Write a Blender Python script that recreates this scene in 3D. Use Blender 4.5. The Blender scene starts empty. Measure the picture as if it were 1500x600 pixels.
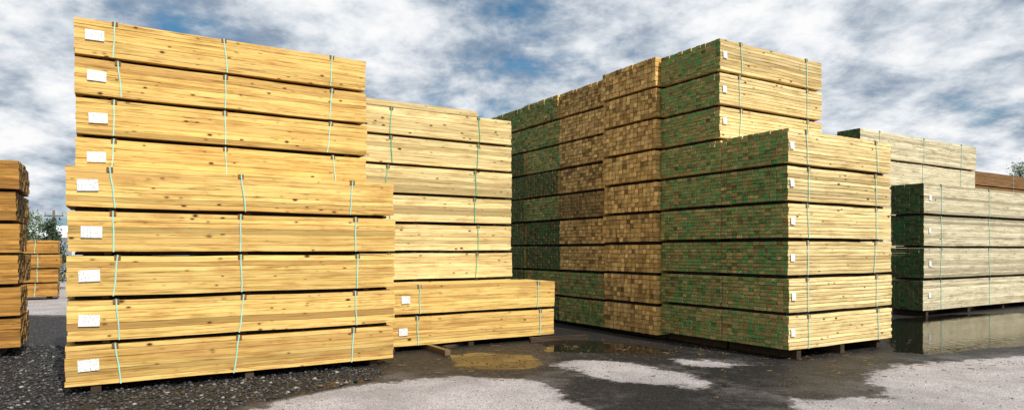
import bpy, math, random
import numpy as np
from mathutils import Vector, Matrix
random.seed(7); rng=np.random.default_rng(7)
scene=bpy.context.scene
scene.view_settings.view_transform='Standard'
scene.view_settings.look='None'
scene.view_settings.exposure=0
ANG=math.radians(31.5)          # yard grid: the stacks all follow these two axes
CU,SU=math.cos(ANG),math.sin(ANG)
def W(u,v): return (u*CU-v*SU, u*SU+v*CU)

# ---------------------------------------------------------------- node helpers
def newmat(name):
    m=bpy.data.materials.new(name); m.use_nodes=True
    nt=m.node_tree; nt.nodes.clear()
    out=nt.nodes.new('ShaderNodeOutputMaterial'); b=nt.nodes.new('ShaderNodeBsdfPrincipled')
    nt.links.new(b.outputs[0],out.inputs[0])
    return m,nt,b
class N:
    def __init__(s,nt): s.nt=nt
    def _set(s,sock,val):
        if isinstance(val,bpy.types.NodeSocket): s.nt.links.new(val,sock)
        else: sock.default_value=val
    def math(s,op,a,b=0.0,c=None,clamp=False):
        n=s.nt.nodes.new('ShaderNodeMath'); n.operation=op; n.use_clamp=clamp
        s._set(n.inputs[0],a); s._set(n.inputs[1],b)
        if c is not None: s._set(n.inputs[2],c)
        return n.outputs[0]
    def vmath(s,op,a,b=None,scale=None):
        n=s.nt.nodes.new('ShaderNodeVectorMath'); n.operation=op
        s._set(n.inputs[0],a)
        if b is not None: s._set(n.inputs[1],b)
        if scale is not None: s._set(n.inputs['Scale'],scale)
        return n.outputs[0]
    def comb(s,x,y,z):
        n=s.nt.nodes.new('ShaderNodeCombineXYZ')
        s._set(n.inputs[0],x); s._set(n.inputs[1],y); s._set(n.inputs[2],z); return n.outputs[0]
    def sep(s,v):
        n=s.nt.nodes.new('ShaderNodeSeparateXYZ'); s._set(n.inputs[0],v); return n.outputs
    def noise(s,v,scale,detail=3,rough=.5,dist=0.0):
        n=s.nt.nodes.new('ShaderNodeTexNoise'); s._set(n.inputs['Vector'],v)
        n.inputs['Scale'].default_value=scale; n.inputs['Detail'].default_value=detail
        n.inputs['Roughness'].default_value=rough; n.inputs['Distortion'].default_value=dist
        return n.outputs[0]
    def vor(s,v,scale,feature='F1'):
        n=s.nt.nodes.new('ShaderNodeTexVoronoi'); n.feature=feature; s._set(n.inputs['Vector'],v)
        n.inputs['Scale'].default_value=scale; return n
    def ramp(s,f,stops,interp='LINEAR'):
        n=s.nt.nodes.new('ShaderNodeValToRGB'); r=n.color_ramp; r.interpolation=interp
        while len(r.elements)<len(stops): r.elements.new(.5)
        for e,(p,c) in zip(r.elements,stops):
            e.position=p; e.color=(c,c,c,1) if isinstance(c,(int,float)) else (*c,1)
        s._set(n.inputs[0],f); return n.outputs[0]
    def mix(s,f,a,b,blend='MIX'):
        n=s.nt.nodes.new('ShaderNodeMix'); n.data_type='RGBA'; n.blend_type=blend
        s._set(n.inputs[0],f)
        for sock,val in ((n.inputs[6],a),(n.inputs[7],b)):
            if isinstance(val,tuple): sock.default_value=(*val,1)[:4]
            else: s._set(sock,val)
        return n.outputs[2]
    def attr(s,name):
        n=s.nt.nodes.new('ShaderNodeAttribute'); n.attribute_name=name; return n.outputs['Fac']
    def obj(s):
        return s.nt.nodes.new('ShaderNodeTexCoord').outputs['Object']
    def bump(s,h,strength,dist):
        n=s.nt.nodes.new('ShaderNodeBump'); n.inputs['Strength'].default_value=strength
        n.inputs['Distance'].default_value=dist; s._set(n.inputs['Height'],h); return n.outputs[0]

# ---------------------------------------------------------------- materials
def wood(name,light,dark,stain,knots=.2,weather=.35):
    m,nt,b=newmat(name); n=N(nt)
    co=n.obj(); off=n.attr('off'); tone=n.attr('tone')
    sh=n.comb(n.math('MULTIPLY',off,53.0),n.math('MULTIPLY',off,17.0),n.math('MULTIPLY',off,9.0))
    c2=n.vmath('ADD',co,sh)
    g=n.noise(n.vmath('MULTIPLY',c2,(1.5,44,44)),1.0,3,.7)
    g2=n.noise(n.vmath('MULTIPLY',c2,(.8,11,11)),1.0,2,.55,1.4)
    gg=n.math('ADD',n.math('MULTIPLY',g,.5),n.math('MULTIPLY',g2,.5))
    col=n.ramp(gg,[(.38,dark),(.48,tuple((a*.6+c*.4) for a,c in zip(light,dark))),(.57,light)])
    tv=n.ramp(tone,[(0,.58),(.18,.82),(.5,1.0),(1,1.14)])
    col=n.mix(1.0,col,tv,'MULTIPLY')
    hw=n.ramp(n.math('FRACT',n.math('MULTIPLY',off,7.31)),[(.58,0.0),(.95,.8)])
    col=n.mix(n.math('MULTIPLY',hw,n.ramp(g2,[(.4,0.0),(.58,1.0)])),col,stain)
    w=n.noise(n.vmath('MULTIPLY',co,(1.1,4.5,4.5)),1.3,4,.75)
    col=n.mix(n.math('MULTIPLY',n.ramp(w,[(.50,0.0),(.68,1.0)]),weather),col,stain)
    col=n.mix(n.ramp(g,[(.29,.85),(.40,0.0)]),col,tuple(c*.35 for c in stain))
    # knots: oval, uneven size, some only faint
    v=n.vor(n.vmath('MULTIPLY',c2,(6.2,12,12)),1.0)
    cr=n.sep(v.outputs['Color'])
    gate=n.math('MULTIPLY',n.math('LESS_THAN',cr[0],knots),n.ramp(cr[2],[(0,.3),(.6,1.0)]))
    dd=n.math('SUBTRACT',v.outputs['Distance'],n.math('MULTIPLY',n.math('MULTIPLY',cr[1],g),.32))
    k=n.math('MULTIPLY',n.ramp(dd,[(.0,1.0),(.04,.85),(.09,.3),(.22,0.0)]),gate)
    col=n.mix(k,col,(.08,.026,.008))
    nt.links.new(col,b.inputs['Base Color'])
    b.inputs['Roughness'].default_value=.75
    b.inputs['Specular IOR Level'].default_value=.2
    nt.links.new(n.bump(g,.6,.005),b.inputs['Normal'])
    return m
M_yel=wood('treated_pine_yellow',(.82,.565,.19),(.51,.295,.072),(.39,.18,.048),.38,.55)
M_pale=wood('treated_pine_pale',(.83,.66,.33),(.55,.39,.155),(.39,.26,.095),.32,.55)
M_fade=wood('weathered_pine',(.74,.66,.46),(.48,.41,.25),(.28,.23,.13),.2,.6)
M_orange=wood('pine_orange',(.56,.30,.07),(.32,.14,.03),(.18,.075,.018),.26,.6)
M_dark=wood('pine_brown',(.26,.14,.055),(.14,.075,.03),(.09,.045,.018),.2,.5)
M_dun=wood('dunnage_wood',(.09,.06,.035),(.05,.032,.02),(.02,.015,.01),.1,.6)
M_dunl=wood('old_dunnage_wood',(.22,.15,.07),(.13,.08,.04),(.08,.05,.025),.2,.6)

def endmat(name,base,base2,green,amount):
    m,nt,b=newmat(name); n=N(nt)
    co=n.obj(); off=n.attr('off'); tone=n.attr('tone')
    sh=n.comb(0.0,n.math('MULTIPLY',off,31.0),n.math('MULTIPLY',off,57.0))
    c2=n.vmath('ADD',co,sh)
    col=n.mix(n.math('FRACT',n.math('MULTIPLY',off,5.7)),base,base2)
    ring=n.noise(n.vmath('MULTIPLY',c2,(1,22,22)),1.0,2,.5,2.5)
    col=n.mix(n.ramp(ring,[(.42,.5),(.55,0.0)]),col,tuple(c*.4 for c in base2))
    col=n.mix(1.0,col,n.ramp(tone,[(0,.35),(.3,.75),(1,1.3)]),'MULTIPLY')
    dirt=n.noise(co,2.2,4,.7)
    col=n.mix(n.ramp(dirt,[(.50,0.0),(.75,.5)]),col,(.07,.04,.018))
    if amount>0:
        a=n.noise(n.vmath('MULTIPLY',co,(1,13,40)),1.0,3,.65)
        f=n.math('ADD',a,n.math('MULTIPLY',n.math('FRACT',n.math('MULTIPLY',off,3.3)),.10))
        f=n.math('ADD',f,n.math('MULTIPLY',dirt,.18))
        t0=.735-amount*.1
        gm=n.ramp(f,[(t0-.03,0.0),(t0+.03,.92)])
        gc=n.mix(ring,tuple(c*.5 for c in green),tuple(c*1.7 for c in green))
        col=n.mix(gm,col,gc)
    nt.links.new(col,b.inputs['Base Color']); b.inputs['Roughness'].default_value=.8
    b.inputs['Specular IOR Level'].default_value=.15
    return m
GREEN=(.045,.29,.085)
E_green=endmat('end_grain_green_sealer',(.56,.37,.14),(.30,.18,.06),GREEN,.80)
E_dkgreen=endmat('end_grain_dark_green',(.20,.12,.05),(.10,.06,.028),(.025,.14,.045),1.0)
E_nat=endmat('end_grain_natural',(.92,.62,.23),(.54,.32,.10),GREEN,0)
E_brown=endmat('end_grain_brown',(.46,.27,.10),(.24,.13,.05),(.03,.13,.05),.3)

def simple(name,c,rough=.6,var=.25,scale=20,spec=.3):
    m,nt,b=newmat(name); n=N(nt)
    f=n.noise(n.obj(),scale,2,.6)
    col=n.mix(f,tuple(x*(1-var) for x in c),tuple(min(1,x*(1+var)) for x in c))
    nt.links.new(col,b.inputs['Base Color']); b.inputs['Roughness'].default_value=rough
    b.inputs['Specular IOR Level'].default_value=spec
    return m
M_strap=simple('strap_teal',(.36,.66,.54),.35,.3,6,.5)
M_strapg=simple('strap_green',(.10,.46,.27),.35,.3,6,.5)
M_prot=simple('edge_protector_card',(.20,.09,.035),.8,.4)
M_gap_shade=simple('gap_shade',(.015,.014,.013),.9,.3)  # near-black colour, painted shade for the gaps between units
def tagmat():
    m,nt,b=newmat('paper_tag'); n=N(nt)
    co=n.obj()
    f=n.noise(n.vmath('MULTIPLY',co,(55,1,110)),1.0,2,.5)
    blot=n.noise(co,9,1,.5)
    msk=n.math('MULTIPLY',n.ramp(f,[(.54,0.0),(.58,1.0)]),n.ramp(blot,[(.38,0.0),(.45,.7)]))
    nt.links.new(n.mix(msk,(.80,.80,.78),(.14,.14,.16)),b.inputs['Base Color'])
    b.inputs['Roughness'].default_value=.5
    return m
M_tag=tagmat()

# ---------------------------------------------------------------- mesh helpers
def link(ob,parent=None):
    scene.collection.objects.link(ob)
    if parent is not None: ob.parent=parent
    return ob
def mesh_obj(name,V,F,mats,mi=None,parent=None,fa=None,smooth=False):
    me=bpy.data.meshes.new(name); me.from_pydata([tuple(p) for p in V],[],F)
    for m in mats: me.materials.append(m)
    if mi is not None: me.polygons.foreach_set('material_index',mi)
    if fa:
        for k,a in fa.items():
            at=me.attributes.new(k,'FLOAT','FACE'); at.data.foreach_set('value',a)
    me.update()
    return link(bpy.data.objects.new(name,me),parent)
class MB:
    def __init__(s): s.V=[];s.F=[];s.mi=[];s.t=[];s.o=[]
    def board(s,x0,x1,y0,y1,z0,z1,segs,warp,mside,mend,tone,off,rot=0.0,piv=(0,0)):
        base=len(s.V)
        for i in range(segs+1):
            x=x0+(x1-x0)*i/segs; dy,dz=warp(x)
            for (yy,zz) in ((y0,z0),(y1,z0),(y1,z1),(y0,z1)):
                X,Y=x-piv[0],yy+dy-piv[1]
                s.V.append((piv[0]+X-rot*Y, piv[1]+Y+rot*X, zz+dz))
        def add(f,m):
            s.F.append(f); s.mi.append(m); s.t.append(tone); s.o.append(off)
        for i in range(segs):
            a=base+4*i; c=a+4
            add((a,c,c+1,a+1),mside); add((a+1,c+1,c+2,a+2),mside)
            add((a+2,c+2,c+3,a+3),mside); add((a+3,c+3,c,a),mside)
        add((base,base+1,base+2,base+3),mend)
        e=base+4*segs; add((e+3,e+2,e+1,e),mend)
    def box(s,x0,x1,y0,y1,z0,z1,m=0,tone=.5,off=0.0):
        s.board(x0,x1,y0,y1,z0,z1,1,lambda x:(0,0),m,m,tone,off)
    def ob(s,name,mats,parent=None):
        return mesh_obj(name,s.V,s.F,mats,s.mi,parent,{'tone':s.t,'off':s.o})

def lumber_stack(u,v,L,w,n,pitch,z0,layers,across,side,ends,straps=(.12,.47,.85),
                 tag=None,strapm=None,jit=.03,endj=.006,gap=.055,toplayer=None,stw=.016,eg=.0):
    """stack of banded lumber units; local x runs along the boards, y is depth"""
    root=bpy.data.objects.new('lumber_stack',None); link(root)
    x,y=W(u,v); root.location=(x,y,0); root.rotation_euler=(0,0,ANG)
    root.empty_display_size=.3
    if not isinstance(ends,list): ends=[ends]*n
    em=[]
    for e in ends:
        if e not in em: em.append(e)
    mats=[side]+em
    B=MB(); S=MB(); T=MB(); D=MB(); P=MB()
    for k in range(n):
        zb=z0+k*pitch; h=pitch-gap
        jx=random.uniform(-jit,jit); jy=random.uniform(-jit*.5,jit*.5) if k else 0
        rot=random.uniform(-.004,.004)
        wy=w/across
        ph=random.uniform(0,6.28); am=random.uniform(.003,.009); by=random.uniform(-.006,.006)
        bw=lambda xx,ph=ph,am=am,by=by:(by*math.sin(math.pi*xx/L),-am*(.5-.5*math.cos(2*math.pi*xx/L*2))+.003*math.sin(3*xx+ph))
        mi=1+em.index(ends[k]); btone=random.uniform(-.16,.12)
        piv=(L/2,w/2)
        hs=np.array([random.choice([.8,1,1,1.25]) if layers<=8 and endj<.01 else 1 for _ in range(layers)],float); hs*=h/hs.sum()
        zc=np.concatenate([[0],np.cumsum(hs)])
        for i in range(layers):
            lj=random.uniform(-.003,.003)
            tight=random.random()<.5
            for j in range(across):
                outer=(j in(0,across-1)) or i in(0,layers-1)
                a=random.uniform(-endj,endj); b=random.uniform(-endj*2,endj)
                g=eg+(.0008 if tight else .0026)+abs(random.gauss(0,.0008)); g2=eg+.0015+abs(random.gauss(0,.001))
                yj=random.uniform(-.0025,.0025)+lj*.5
                ph2=random.uniform(0,6.28); a2=random.uniform(0,.0015)
                warp=(lambda xx,ph2=ph2,a2=a2,bw=bw:(bw(xx)[0]+a2*math.sin(2.1*xx+ph2),bw(xx)[1]+a2*.5*math.sin(1.7*xx+ph2)))
                B.board(jx+a,jx+L+b,j*wy+g2+yj+jy,(j+1)*wy-g2+yj+jy,zb+zc[i]+g,zb+zc[i+1]-g*.4,
                        6 if outer else 1,warp,0,mi,min(1,max(0,random.gauss(.5,.26)+btone)),random.random(),rot,piv)
        yy0=jy-.010; yy1=w+jy+.010
        for f in straps:
            xs=jx+f*L+random.uniform(-.05,.05); sl=random.uniform(-.07,.07)*(1 if random.random()<.7 else .2)
            dzt=bw(xs)[1]; hw=stw/2; r=rot*(xs-L/2)
            for (ya,yb) in ((yy0+r-.004,yy0+r),(yy1+r,yy1+r+.004)):
                b0=len(S.V); nseg=4
                for q in range(nseg+1):
                    zz=zb-.006+(h+.016)*q/nseg; xc=xs+sl*(1-q/nseg)+.004*math.sin(q*2.1+xs*9)
                    for (xx,yv) in ((xc-hw,ya),(xc+hw,ya),(xc+hw,yb),(xc-hw,yb)): S.V.append((xx,yv,zz+dzt*q/nseg))
                for q in range(nseg):
                    a=b0+4*q;c=a+4
                    for fcs in ((a,a+1,c+1,c),(a+1,a+2,c+2,c+1),(a+2,a+3,c+3,c+2),(a+3,a,c,c+3)):
                        S.F.append(fcs);S.mi.append(0);S.t.append(.5);S.o.append(0)
            S.box(xs-hw,xs+hw,yy0+r-.004,yy1+r+.004,zb+h+.009,zb+h+.012)
            P.box(xs-.035,xs+.035,yy0+r,yy0+r+.05,zb+h-.05,zb+h+.007)
        if k<n-1:
            for f in (.1,.5,.9) if L>3.5 else (.15,.85):
                xs=f*L+random.uniform(-.1,.1)
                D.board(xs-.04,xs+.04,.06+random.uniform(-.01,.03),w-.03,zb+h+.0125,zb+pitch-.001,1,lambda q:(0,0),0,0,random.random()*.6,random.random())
            # black filler standing in for shade in the gaps, set back from the edge
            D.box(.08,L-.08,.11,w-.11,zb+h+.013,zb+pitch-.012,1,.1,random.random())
        if tag:
            tx,tw,th=tag
            xt=jx+tx+random.uniform(-.012,.012); zt=zb+h*.5+random.uniform(-.02,.03)
            rr=random.uniform(-.05,.05); yt=jy-.008+rot*(xt-L/2)
            b0=len(T.V)
            for (a,c) in ((-.5,-.5),(.5,-.5),(.5,.5),(-.5,.5)):
                T.V.append((xt+a*tw-rr*c*th,yt-.002*random.random()-(.006 if c<0 else 0),zt+c*th+rr*a*tw))
            T.F.append((b0,b0+1,b0+2,b0+3)); T.mi.append(0);T.t.append(.5);T.o.append(0)
    if toplayer:
        Lt,ht,nl=toplayer; zb=z0+n*pitch-gap+.003
        for i in range(nl):
            for j in range(across):
                B.board(.02+random.uniform(-.02,.02),Lt+random.uniform(-.03,.03),j*w/across+.002,(j+1)*w/across-.003,
                  zb+i*ht/nl+.002,zb+(i+1)*ht/nl,4,lambda q:(0,0),0,1,random.random(),random.random())
    nd=4 if L>5 else 3
    for q in range(nd):
        xs=.3+(L-.6)*q/(nd-1)
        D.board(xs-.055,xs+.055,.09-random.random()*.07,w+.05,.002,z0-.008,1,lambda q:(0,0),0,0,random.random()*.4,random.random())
    B.ob('boards',mats,root); D.ob('bearers_and_gap_shade',[M_dun,M_gap_shade],root)
    if straps:
        S.ob('straps',[strapm or M_strap],root); P.ob('edge_protectors',[M_prot],root)
    if tag: T.ob('tags',[M_tag],root)
    return root

# ---------------------------------------------------------------- the yard
lumber_stack(-.45,9.47,4.14,1.02,5,.542,.10,7,7,M_yel,E_nat,tag=(.23,.22,.14))
lumber_stack(-.40,10.53,4.02,1.03,9,.535,.10,7,7,M_yel,E_nat,tag=(.24,.22,.14))
lumber_stack(3.0,11.60,4.10,1.03,8,.545,.10,7,7,M_pale,E_nat,straps=(.35,.80),strapm=M_strapg,toplayer=(3.3,.11,2))
lumber_stack(3.78,10.53,3.64,1.02,2,.542,.10,7,7,M_yel,E_nat,straps=(.2,.9),tag=(.50,.16,.13))
lumber_stack(9.09,6.51,2.94,1.32,6,.592,.16,9,12,M_pale,E_green,straps=(.17,.83),tag=(.09,.10,.12),jit=.022,endj=.014,eg=.0026)
lumber_stack(9.09,7.865,2.94,1.44,9,.592,.16,9,13,M_pale,E_green,straps=(.17,.83),tag=(.12,.10,.12),jit=.022,endj=.014,eg=.0026)
lumber_stack(9.00,9.336,2.94,1.60,9,.604,.09,6,15,M_yel,E_nat,straps=(.17,.83),jit=.03,endj=.016,eg=.004)
lumber_stack(9.06,10.98,2.94,1.64,9,.598,.08,7,15,M_yel,[E_green]*2+[E_nat if i!=2 else E_brown for i in range(7)],straps=(.17,.83),jit=.03,endj=.016,eg=.004)
lumber_stack(9.06,12.66,2.94,1.47,9,.598,.08,8,13,M_yel,[E_dkgreen,E_green,E_dkgreen,E_dkgreen,E_green,E_dkgreen,E_green,E_green,E_green],straps=(.17,.83),jit=.03,endj=.016,eg=.002)
lumber_stack(9.06,14.17,2.94,1.9,9,.598,.08,8,15,M_yel,[E_dkgreen]*7+[E_green]*2,straps=(.17,.83),jit=.03,endj=.014,eg=.002)
lumber_stack(17.97,8.92,7.2,.85,4,.845,.16,12,7,M_fade,E_dkgreen,straps=(.12,.5,.88),tag=(.3,.12,.14),jit=.05,endj=.012,stw=.02,gap=.07)
lumber_stack(19.5,11.5,7.3,.76,6,.893,.16,10,6,M_fade,E_dkgreen,straps=(.15,.5,.85),jit=.05,stw=.02,gap=.07)
lumber_stack(29.5,13.4,6.5,2.0,8,.62,.16,8,14,M_dark,E_brown,straps=(.2,.8),jit=.05)
lumber_stack(-6.2,13.33,4.92,1.0,6,.515,.16,7,7,M_orange,E_brown,straps=(.2,.5,.8),jit=.04)
lumber_stack(-6.2,14.38,4.90,.9,6,.515,.16,7,7,M_orange,E_brown,straps=(.2,.5,.8),jit=.04)
def uv(X,Y): return (X*CU+Y*SU,-X*SU+Y*CU)
u_,v_=uv(-16.6,22.6); lumber_stack(u_-2.2,v_,3.0,1.0,4,.50,.12,7,7,M_orange,E_nat,straps=(.2,.8),jit=.05)
u_,v_=uv(-15.9,23.2); lumber_stack(u_+.1,v_,3.2,1.0,1,.50,.12,7,7,M_yel,E_nat,straps=(.2,.8),jit=.05)
u_,v_=uv(-17.2,26.0); lumber_stack(u_+.2,v_,3.0,1.0,3,.52,.12,7,9,M_fade,E_nat,straps=(.2,.8),jit=.05)

def loose(X,Y,L,w,h,rotd,mat=M_dun):
    b=MB(); b.board(-L/2,L/2,-w/2,w/2,.003,h,5,lambda q:(.006*math.sin(q*2),0),0,0,.5,random.random())
    o=b.ob('timber_offcut',[mat]); o.location=(X,Y,0); o.rotation_euler=(0,0,math.radians(rotd))
loose(-1.35,11.3,1.1,.10,.09,121,M_dunl); loose(-1.0,11.9,.8,.09,.05,60,M_dun)
loose(.9,12.6,1.2,.1,.09,20)

# splinters and bark chips around the stacks
V=[];F=[];T=[];O=[]
for i in range(700):
    c=random.choice([(-3.5,8.0,1.6),(-1.2,9.9,1.6),(1.2,11.4,1.6),(3.6,11.6,1.3),(5.3,10.2,1.4),(3.0,9.5,2.5),(7.5,10.5,2)])
    X=random.gauss(c[0],c[2]*.6); Y=random.gauss(c[1],c[2]*.4)
    a=random.random()*6.28; l=random.choice([.01,.015,.03,.05])*random.uniform(.6,1.3); q=random.uniform(.003,.007); h=random.uniform(.004,.010)
    dx,dy=math.cos(a),math.sin(a); b0=len(V)
    for (s,t_) in ((-1,-1),(1,-.5),(1,.6),(-1,1)): V.append((X+dx*l*s-dy*q*t_,Y+dy*l*s+dx*q*t_,.001))
    for (s,t_) in ((-1,-1),(1,-.5),(1,.6),(-1,1)): V.append((X+dx*l*s*.95-dy*q*t_*.9,Y+dy*l*s*.95+dx*q*t_*.9,h))
    for f in ((4,5,6,7),(0,1,5,4),(1,2,6,5),(2,3,7,6),(3,0,4,7)): F.append(tuple(b0+k for k in f)); T.append(random.random()); O.append(random.random())
mesh_obj('wood_chips',V,F,[M_dunl],None,None,{'tone':T,'off':O})

# ---------------------------------------------------------------- ground
def axis(lo,hi,step,ext):
    a=list(np.arange(lo,hi,step)); s=step; x=lo; left=[]
    while x>-ext: s*=1.35; x-=s; left.append(x)
    s=step; x=a[-1]; right=[]
    while x<ext: s*=1.35; x+=s; right.append(x)
    return np.array(left[::-1]+a+right)
gx=axis(-9,15,.08,1500); gy=axis(4.5,20,.08,1500)
GX,GY=np.meshgrid(gx,gy); P=np.stack([GX.ravel(),GY.ravel()],1)
def sd(poly):
    poly=np.array(poly,float); d=np.full(len(P),1e9); ins=np.zeros(len(P),bool)
    for i in range(len(poly)):
        a=poly[i]; b=poly[(i+1)%len(poly)]; e=b-a; w=P-a
        t=np.clip((w@e)/(e@e),0,1); q=w-t[:,None]*e; d=np.minimum(d,np.hypot(q[:,0],q[:,1]))
        c=((a[1]>P[:,1])!=(b[1]>P[:,1]))&(P[:,0]<(b[0]-a[0])*(P[:,1]-a[1])/(b[1]-a[1]+1e-12)+a[0])
        ins^=c
    return np.where(ins,d,-d)
dry=[ [(-3.1,6.6),(-2.6,7.7),(-2.04,8.35),(-1.42,8.85),(-.68,9.1),(.09,8.95),(.60,8.1),(.85,7.1),(1.0,3),(-3.5,3)],
      [(.58,10.18),(1.1,10.5),(1.91,10.1),(2.43,9.35),(2.65,8.62),(2.5,8.28),(1.78,8.5),(1.03,8.98)],
      [(2.85,7.05),(3.3,7.61),(4.49,7.71),(4.86,9.1),(5.9,10.0),(6.97,10.3),(8.75,11.0),(12.5,11.4),(20,10),(20,2),(3,2)],
      [(2.6,10.5),(3.37,10.35),(3.6,9.95),(3.0,9.7),(2.6,10.06)],
      [(-60,17.5),(-10,17.5),(-9,19),(-8,60),(-60,60)] ]
water=[ [(-1.07,10.84),(-.59,11.28),(.34,10.84),(.51,9.98),(.19,9.6),(-.48,9.55),(-.85,9.8)],
        [(.54,12.9),(1.94,12.4),(2.92,11.2),(2.44,10.9),(1.47,11.1),(.57,11.2)],
        [(-2.75,8.45),(-2.3,8.75),(-1.75,8.95),(-1.8,8.75),(-2.3,8.4)],
        [(8.6,16),(11.7,17.6),(16,18.5),(14.5,14.5),(9.9,12.2),(8.45,11.6),(7.0,10.95),(6.5,11.2),(7.6,13.5)] ]
grav=[ [(-3.2,2),(-3.1,7.3),(-2.4,8.2),(-1.6,9.2),(-3,10.5),(-6,13),(-10,17),(-40,17.5),(-40,2)] ]
D=np.max([sd(p) for p in dry],0); Wt=np.max([sd(p) for p in water],0); G=sd(grav[0])
nx,ny=len(gx),len(gy)
V=np.column_stack([P,np.zeros(len(P))])
idx=np.arange(nx*ny).reshape(ny,nx)
F=np.stack([idx[:-1,:-1].ravel(),idx[:-1,1:].ravel(),idx[1:,1:].ravel(),idx[1:,:-1].ravel()],1)
me=bpy.data.meshes.new('ground'); me.from_pydata(V.tolist(),[],F.tolist())
for nme,a in (('dry',D),('water',Wt),('gravel',G)):
    at=me.attributes.new(nme,'FLOAT','POINT'); at.data.foreach_set('value',np.clip(a,-2,2).astype(np.float32))
ground=link(bpy.data.objects.new('ground',me))
m,nt,b=newmat('yard_ground'); n=N(nt); co=n.obj()
nz=n.math('SUBTRACT',n.noise(co,1.6,4,.62),.5); nfn=n.noise(co,9,4,.7); nf=n.math('SUBTRACT',nfn,.5)
wob=n.math('ADD',n.math('MULTIPLY',nz,.9),n.math('MULTIPLY',nf,.45))
dryf=n.math('ADD',n.attr('dry'),wob)
dry_m=n.ramp(n.math('ADD',dryf,.5),[(.44,0.0),(.51,.3),(.57,.85),(.85,1.0)])
broad=n.noise(co,.9,4,.65)
damp=n.ramp(n.math('ADD',n.math('MULTIPLY',broad,.7),n.math('MULTIPLY',nfn,.3)),[(.48,0.0),(.64,.28)])
dry2=n.math('MAXIMUM',dry_m,n.math('MULTIPLY',damp,n.ramp(n.math('ADD',n.attr('dry'),1.0),[(.0,.05),(1.0,1.0)])))
speck=n.vor(co,70.0); sp=n.sep(speck.outputs['Color'])[0]
speck2=n.noise(co,38,4,.8)
drycol=n.mix(sp,(.29,.26,.255),(.60,.555,.545))
drycol=n.mix(n.ramp(speck2,[(.38,.85),(.48,0.0)]),drycol,(.11,.10,.10))
drycol=n.mix(n.ramp(broad,[(.38,.55),(.60,0.0)]),drycol,(.20,.178,.174))
wetcol=n.mix(sp,(.005,.005,.006),(.034,.031,.030))
wetcol=n.mix(n.ramp(broad,[(.48,0.0),(.7,.5)]),wetcol,(.026,.019,.013))
col=n.mix(dry2,wetcol,drycol)
gm=n.ramp(n.math('ADD',n.math('ADD',n.attr('gravel'),wob),.5),[(.42,0.0),(.58,1.0)])
gv=n.vor(co,30.0); gs=n.sep(gv.outputs['Color'])[1]
gcol=n.ramp(gs,[(0,(.008,.008,.009)),(.6,(.024,.023,.023)),(.88,(.07,.066,.062)),(1,(.20,.18,.165))])
gcol=n.mix(n.ramp(gv.outputs['Distance'],[(.3,0.0),(.7,.9)]),gcol,(.005,.005,.005))
col=n.mix(gm,col,gcol)
wm=n.ramp(n.math('ADD',n.math('ADD',n.attr('water'),n.math('MULTIPLY',wob,.55)),.5),[(.48,0.0),(.53,1.0)])
col=n.mix(wm,col,(.008,.007,.006))
nt.links.new(col,b.inputs['Base Color'])
r=n.mix(dry2,n.ramp(nfn,[(.35,.28),(.6,.6)]),(.9,.9,.9)); r=n.mix(gm,r,(.5,.5,.5)); r=n.mix(wm,r,(.05,.05,.05))
nt.links.new(r,b.inputs['Roughness'])
nt.links.new(n.math('SUBTRACT',.22,n.math('MULTIPLY',wm,.12)),b.inputs['Specular IOR Level'])
hh=n.math('ADD',n.math('MULTIPLY',speck.outputs['Distance'],-.7),n.math('MULTIPLY',n.math('MULTIPLY',gv.outputs['Distance'],gm),-2.5))
hh=n.math('MULTIPLY',hh,n.math('SUBTRACT',1.0,wm))
hh=n.math('ADD',hh,n.math('MULTIPLY',n.noise(co,6,1),.22))
nt.links.new(n.bump(hh,.9,.016),b.inputs['Normal'])
me.materials.append(m)

t=(1+5**.5)/2
iv=np.array([(-1,t,0),(1,t,0),(-1,-t,0),(1,-t,0),(0,-1,t),(0,1,t),(0,-1,-t),(0,1,-t),(t,0,-1),(t,0,1),(-t,0,-1),(-t,0,1)],float); iv/=np.linalg.norm(iv[0])
ifc=np.array([(0,11,5),(0,5,1),(0,1,7),(0,7,10),(0,10,11),(1,5,9),(5,11,4),(11,10,2),(10,7,6),(7,1,8),(3,9,4),(3,4,2),(3,2,6),(3,6,8),(3,8,9),(4,9,5),(2,4,11),(6,2,10),(8,6,7),(9,8,1)])
Vs=[];Fs=[];tone=[]
def inpoly(p,poly):
    c=False
    for i in range(len(poly)):
        a=poly[i];b_=poly[(i+1)%len(poly)]
        if (a[1]>p[1])!=(b_[1]>p[1]) and p[0]<(b_[0]-a[0])*(p[1]-a[1])/(b_[1]-a[1])+a[0]: c=not c
    return c
cnt=0
while cnt<13000:
    if random.random()<.9:
        p=(random.uniform(-9,-1.8),random.uniform(6.2,12)); 
        if not inpoly(p,grav[0]): continue
        s=random.choice([.008,.011,.015,.019,.026])*random.uniform(.8,1.3)
    else:
        p=(random.uniform(-3,9),random.uniform(6.5,13)); s=random.uniform(.003,.010)
    q=iv*(1+rng.normal(0,.14,(12,1)))*np.array([1,random.uniform(.6,1),random.uniform(.4,.75)])*s
    a=random.random()*6.28; R=np.array([[math.cos(a),-math.sin(a),0],[math.sin(a),math.cos(a),0],[0,0,1]])
    q=q@R.T+np.array([p[0],p[1],s*.25])
    Fs.append(ifc+12*cnt); Vs.append(q); tone+= [random.random()]*20; cnt+=1
mg,nt,b=newmat('stone'); n=N(nt)
nt.links.new(n.ramp(n.attr('tone'),[(0,(.010,.010,.011)),(.6,(.026,.025,.025)),(.92,(.08,.075,.07)),(1,(.28,.26,.24))]),b.inputs['Base Color'])
b.inputs['Roughness'].default_value=.5
mesh_obj('gravel',np.vstack(Vs).tolist(),np.vstack(Fs).tolist(),[mg],None,None,{'tone':tone})

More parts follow.
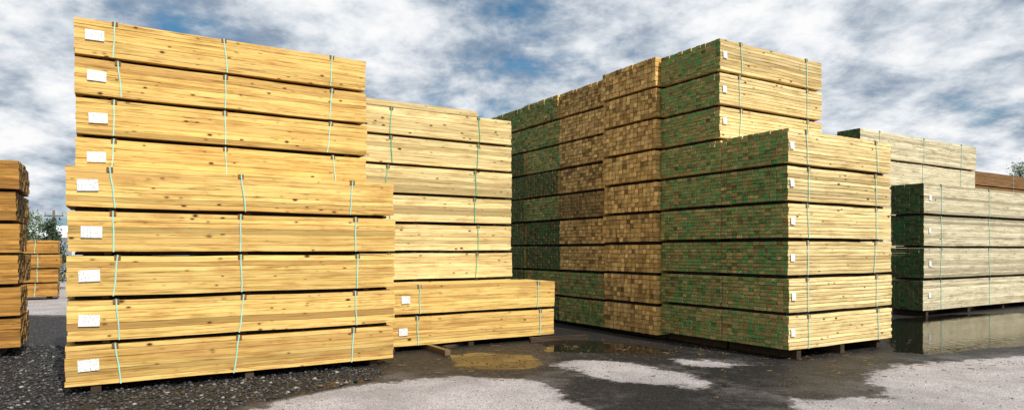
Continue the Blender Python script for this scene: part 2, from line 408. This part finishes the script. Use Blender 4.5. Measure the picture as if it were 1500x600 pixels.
# ---------------------------------------------------------------- trees
def leafmat(name,a,bb):
    m,nt,b=newmat(name); n=N(nt)
    nt.links.new(n.mix(n.attr('tone'),a,bb),b.inputs['Base Color']); b.inputs['Roughness'].default_value=.6
    return m
M_leaf=leafmat('foliage',(.025,.05,.012),(.10,.16,.04)); M_leafd=leafmat('foliage_dark',(.012,.03,.012),(.04,.08,.03))
M_bark=simple('bark',(.10,.07,.05),.9,.4,8)
def tree(name,X,Y,H,R,base,lm,nclump=60,cone=False):
    root=bpy.data.objects.new(name,None); link(root); root.location=(X,Y,0)
    V=[];F=[]
    def limb(p,q,r0,r1):
        p=Vector(p);q=Vector(q);d=(q-p).normalized(); s=d.orthogonal().normalized(); t2=d.cross(s); b0=len(V)
        for c,r in ((p,r0),(q,r1)):
            for i in range(7):
                a=i*math.tau/7; V.append(tuple(c+s*math.cos(a)*r+t2*math.sin(a)*r))
        for i in range(7): F.append((b0+i,b0+(i+1)%7,b0+7+(i+1)%7,b0+7+i))
    limb((0,0,-.05),(.05,0,H*.45),H*.03,H*.02); limb((.05,0,H*.45),(0,.05,H*.85),H*.02,H*.006)
    cl=[]
    for i in range(nclump):
        z=random.uniform(base,H); f=(z-base)/(H-base)
        rr=R*((1-f)*.95+.08) if cone else R*math.sqrt(max(.05,1-(2*f-1)**2))*random.uniform(.7,1.1)
        a=random.random()*6.28; r=rr*math.sqrt(random.random())
        c=(r*math.cos(a),r*math.sin(a),z); cl.append(c)
        if i%4==0: limb((0,0,z*.7),c,H*.010,H*.003)
    mesh_obj('trunk_and_limbs',V,F,[M_bark],None,root)
    V=[];F=[];T=[]
    for c in cl:
        ct=random.uniform(0,.6); cr=R*.26*random.uniform(.6,1.3)
        for k in range(70):
            o=Vector((random.gauss(0,1),random.gauss(0,1),random.gauss(0,.8)))*cr*.55
            p=Vector(c)+o; s=random.uniform(.03,.07)*max(1,H/5)
            d=Vector((random.gauss(0,1),random.gauss(0,1),random.gauss(0,1))).normalized(); e=d.orthogonal().normalized()
            b0=len(V); V+= [tuple(p-d*s),tuple(p+e*s*.5),tuple(p+d*s),tuple(p-e*s*.5)]; F.append((b0,b0+1,b0+2,b0+3)); T.append(min(1,ct+random.random()*.4))
    mesh_obj('leaves',V,F,[lm],None,root,{'tone':T})
tree('deciduous_tree',-24.8,33.5,3.6,1.3,1.3,M_leaf,60)
tree('evergreen_tree',-20.3,28.9,3.1,.85,.3,M_leafd,70,True)
tree('deciduous_tree',36.0,46,7.9,1.8,4,M_leaf,80)
V=[];F=[];T=[]
for i in range(16000):
    a=random.uniform(-1.2,1.2); r=random.uniform(160,185); hmax=4.2+1.6*math.sin(a*9)+1.0*math.sin(a*31+1)
    p=Vector((r*math.sin(a),r*math.cos(a),random.uniform(0,1)**.7*hmax)); s=random.uniform(.4,1.0)
    d=Vector((random.gauss(0,1),random.gauss(0,1),random.gauss(0,1))).normalized(); e=d.orthogonal().normalized()
    b0=len(V); V+=[tuple(p-d*s),tuple(p+e*s*.7),tuple(p+d*s),tuple(p-e*s*.7)]; F.append((b0,b0+1,b0+2,b0+3)); T.append(random.random()*.8)
mesh_obj('distant_trees',V,F,[M_leafd],None,None,{'tone':T})

# ---------------------------------------------------------------- warehouse + utility pole
M_wall=simple('painted_metal_wall',(.62,.64,.65),.5,.08,3); M_roof=simple('metal_roof',(.70,.72,.74),.4,.06,3); M_door=simple('roller_door',(.25,.28,.32),.5,.1)
wh=bpy.data.objects.new('warehouse',None); link(wh); wh.location=(-37,53,0)
b_=MB(); b_.box(-7,7,0,8,0,2.7); b_.ob('walls',[M_wall],wh)
mesh_obj('roof',[(-7.3,-.3,2.7),(7.3,-.3,2.7),(7.3,4,3.8),(-7.3,4,3.8),(7.3,8.3,2.7),(-7.3,8.3,2.7)],[(0,1,2,3),(3,2,4,5),(1,4,2),(0,3,5)],[M_roof],None,wh)
b_=MB()
for xx in (-5,-1,3): b_.box(xx,xx+2.4,-.03,.01,.02,2.2)
b_.ob('roller_doors',[M_door],wh)
M_pole=simple('pole_wood',(.16,.12,.09),.9,.3,6)
def cyl(V,F,p,q,r0,r1,k=8):
    p=Vector(p);q=Vector(q);d=(q-p).normalized(); s=d.orthogonal().normalized(); t2=d.cross(s); b0=len(V)
    for c,r in ((p,r0),(q,r1)):
        for i in range(k):
            a=i*math.tau/k; V.append(tuple(c+s*math.cos(a)*r+t2*math.sin(a)*r))
    for i in range(k): F.append((b0+i,b0+(i+1)%k,b0+k+(i+1)%k,b0+k+i))
    F.append(tuple(b0+k+i for i in range(k)))
def pole(X,Y,H):
    V=[];F=[]; cyl(V,F,(0,0,0),(0,0,H),.15,.10); cyl(V,F,(-.9,0,H-.5),(.9,0,H-.5),.06,.06)
    for x in(-.8,0,.8): cyl(V,F,(x,0,H-.45),(x,0,H-.2),.04,.03)
    o=mesh_obj('utility_pole',V,F,[M_pole]); o.location=(X,Y,0)
pole(-43,61.5,5.4)

# ---------------------------------------------------------------- sky + sun
elev=math.radians(48); az=math.radians(142)
sd_=Vector((math.sin(az)*math.cos(elev),math.cos(az)*math.cos(elev),math.sin(elev)))
w=bpy.data.worlds.new('World'); scene.world=w; w.use_nodes=True; nt=w.node_tree; nt.nodes.clear(); n=N(nt)
out=nt.nodes.new('ShaderNodeOutputWorld'); bg=nt.nodes.new('ShaderNodeBackground'); nt.links.new(bg.outputs[0],out.inputs[0])
sky=nt.nodes.new('ShaderNodeTexSky'); sky.sky_type='NISHITA'; sky.sun_disc=False; sky.sun_elevation=elev; sky.sun_rotation=az
sky.air_density=1.2; sky.dust_density=.3; sky.ozone_density=2.5
gen=nt.nodes.new('ShaderNodeTexCoord').outputs['Generated']
x,y,z=n.sep(gen); zz=n.math('ADD',n.math('MAXIMUM',z,0.0),.30)
p=n.comb(n.math('DIVIDE',x,zz),n.math('DIVIDE',y,zz),0.0)
big=n.noise(n.vmath('ADD',p,(5.1,2.7,0)),1.0,2,.5)
med=n.noise(n.vmath('ADD',p,(1.3,4.2,0)),2.6,8,.60,.2)
fine=n.noise(n.vmath('ADD',p,(7.3,1.2,0)),6.5,6,.62,.15)
cov=n.math('ADD',n.math('ADD',n.math('MULTIPLY',big,.5),n.math('MULTIPLY',med,.5)),n.math('MULTIPLY',fine,.12))
cm=n.ramp(cov,[(.44,0.0),(.49,.75),(.535,1.0)])
shade=n.math('ADD',n.math('ADD',n.math('MULTIPLY',med,.42),n.math('MULTIPLY',fine,.34)),n.math('MULTIPLY',big,.24))
cc=n.ramp(shade,[(.38,(.19,.25,.34)),(.445,(.34,.41,.51)),(.49,(.57,.63,.70)),(.54,(.84,.87,.91)),(.585,(1.0,1.0,1.0))])
cc=n.vmath('SCALE',cc,scale=9.8)
sk=n.mix(1.0,sky.outputs[0],(.30,.75,.90),'MULTIPLY')
c=n.mix(cm,sk,cc)
nt.links.new(c,bg.inputs[0]); bg.inputs[1].default_value=.1
L=bpy.data.lights.new('sun','SUN'); L.energy=5.0; L.angle=math.radians(.5); L.color=(1,.955,.87)
so=link(bpy.data.objects.new('sun',L)); so.rotation_euler=(-sd_).to_track_quat('-Z','Y').to_euler(); so.location=(5,-5,20)

# ---------------------------------------------------------------- camera
cd=bpy.data.cameras.new('camera'); cd.sensor_width=36; cd.lens=23.04; cd.shift_y=65/1500; cd.clip_end=6000
cam=link(bpy.data.objects.new('camera',cd)); cam.location=(0,0,1.75); cam.rotation_euler=(math.radians(90),0,0)
scene.camera=cam
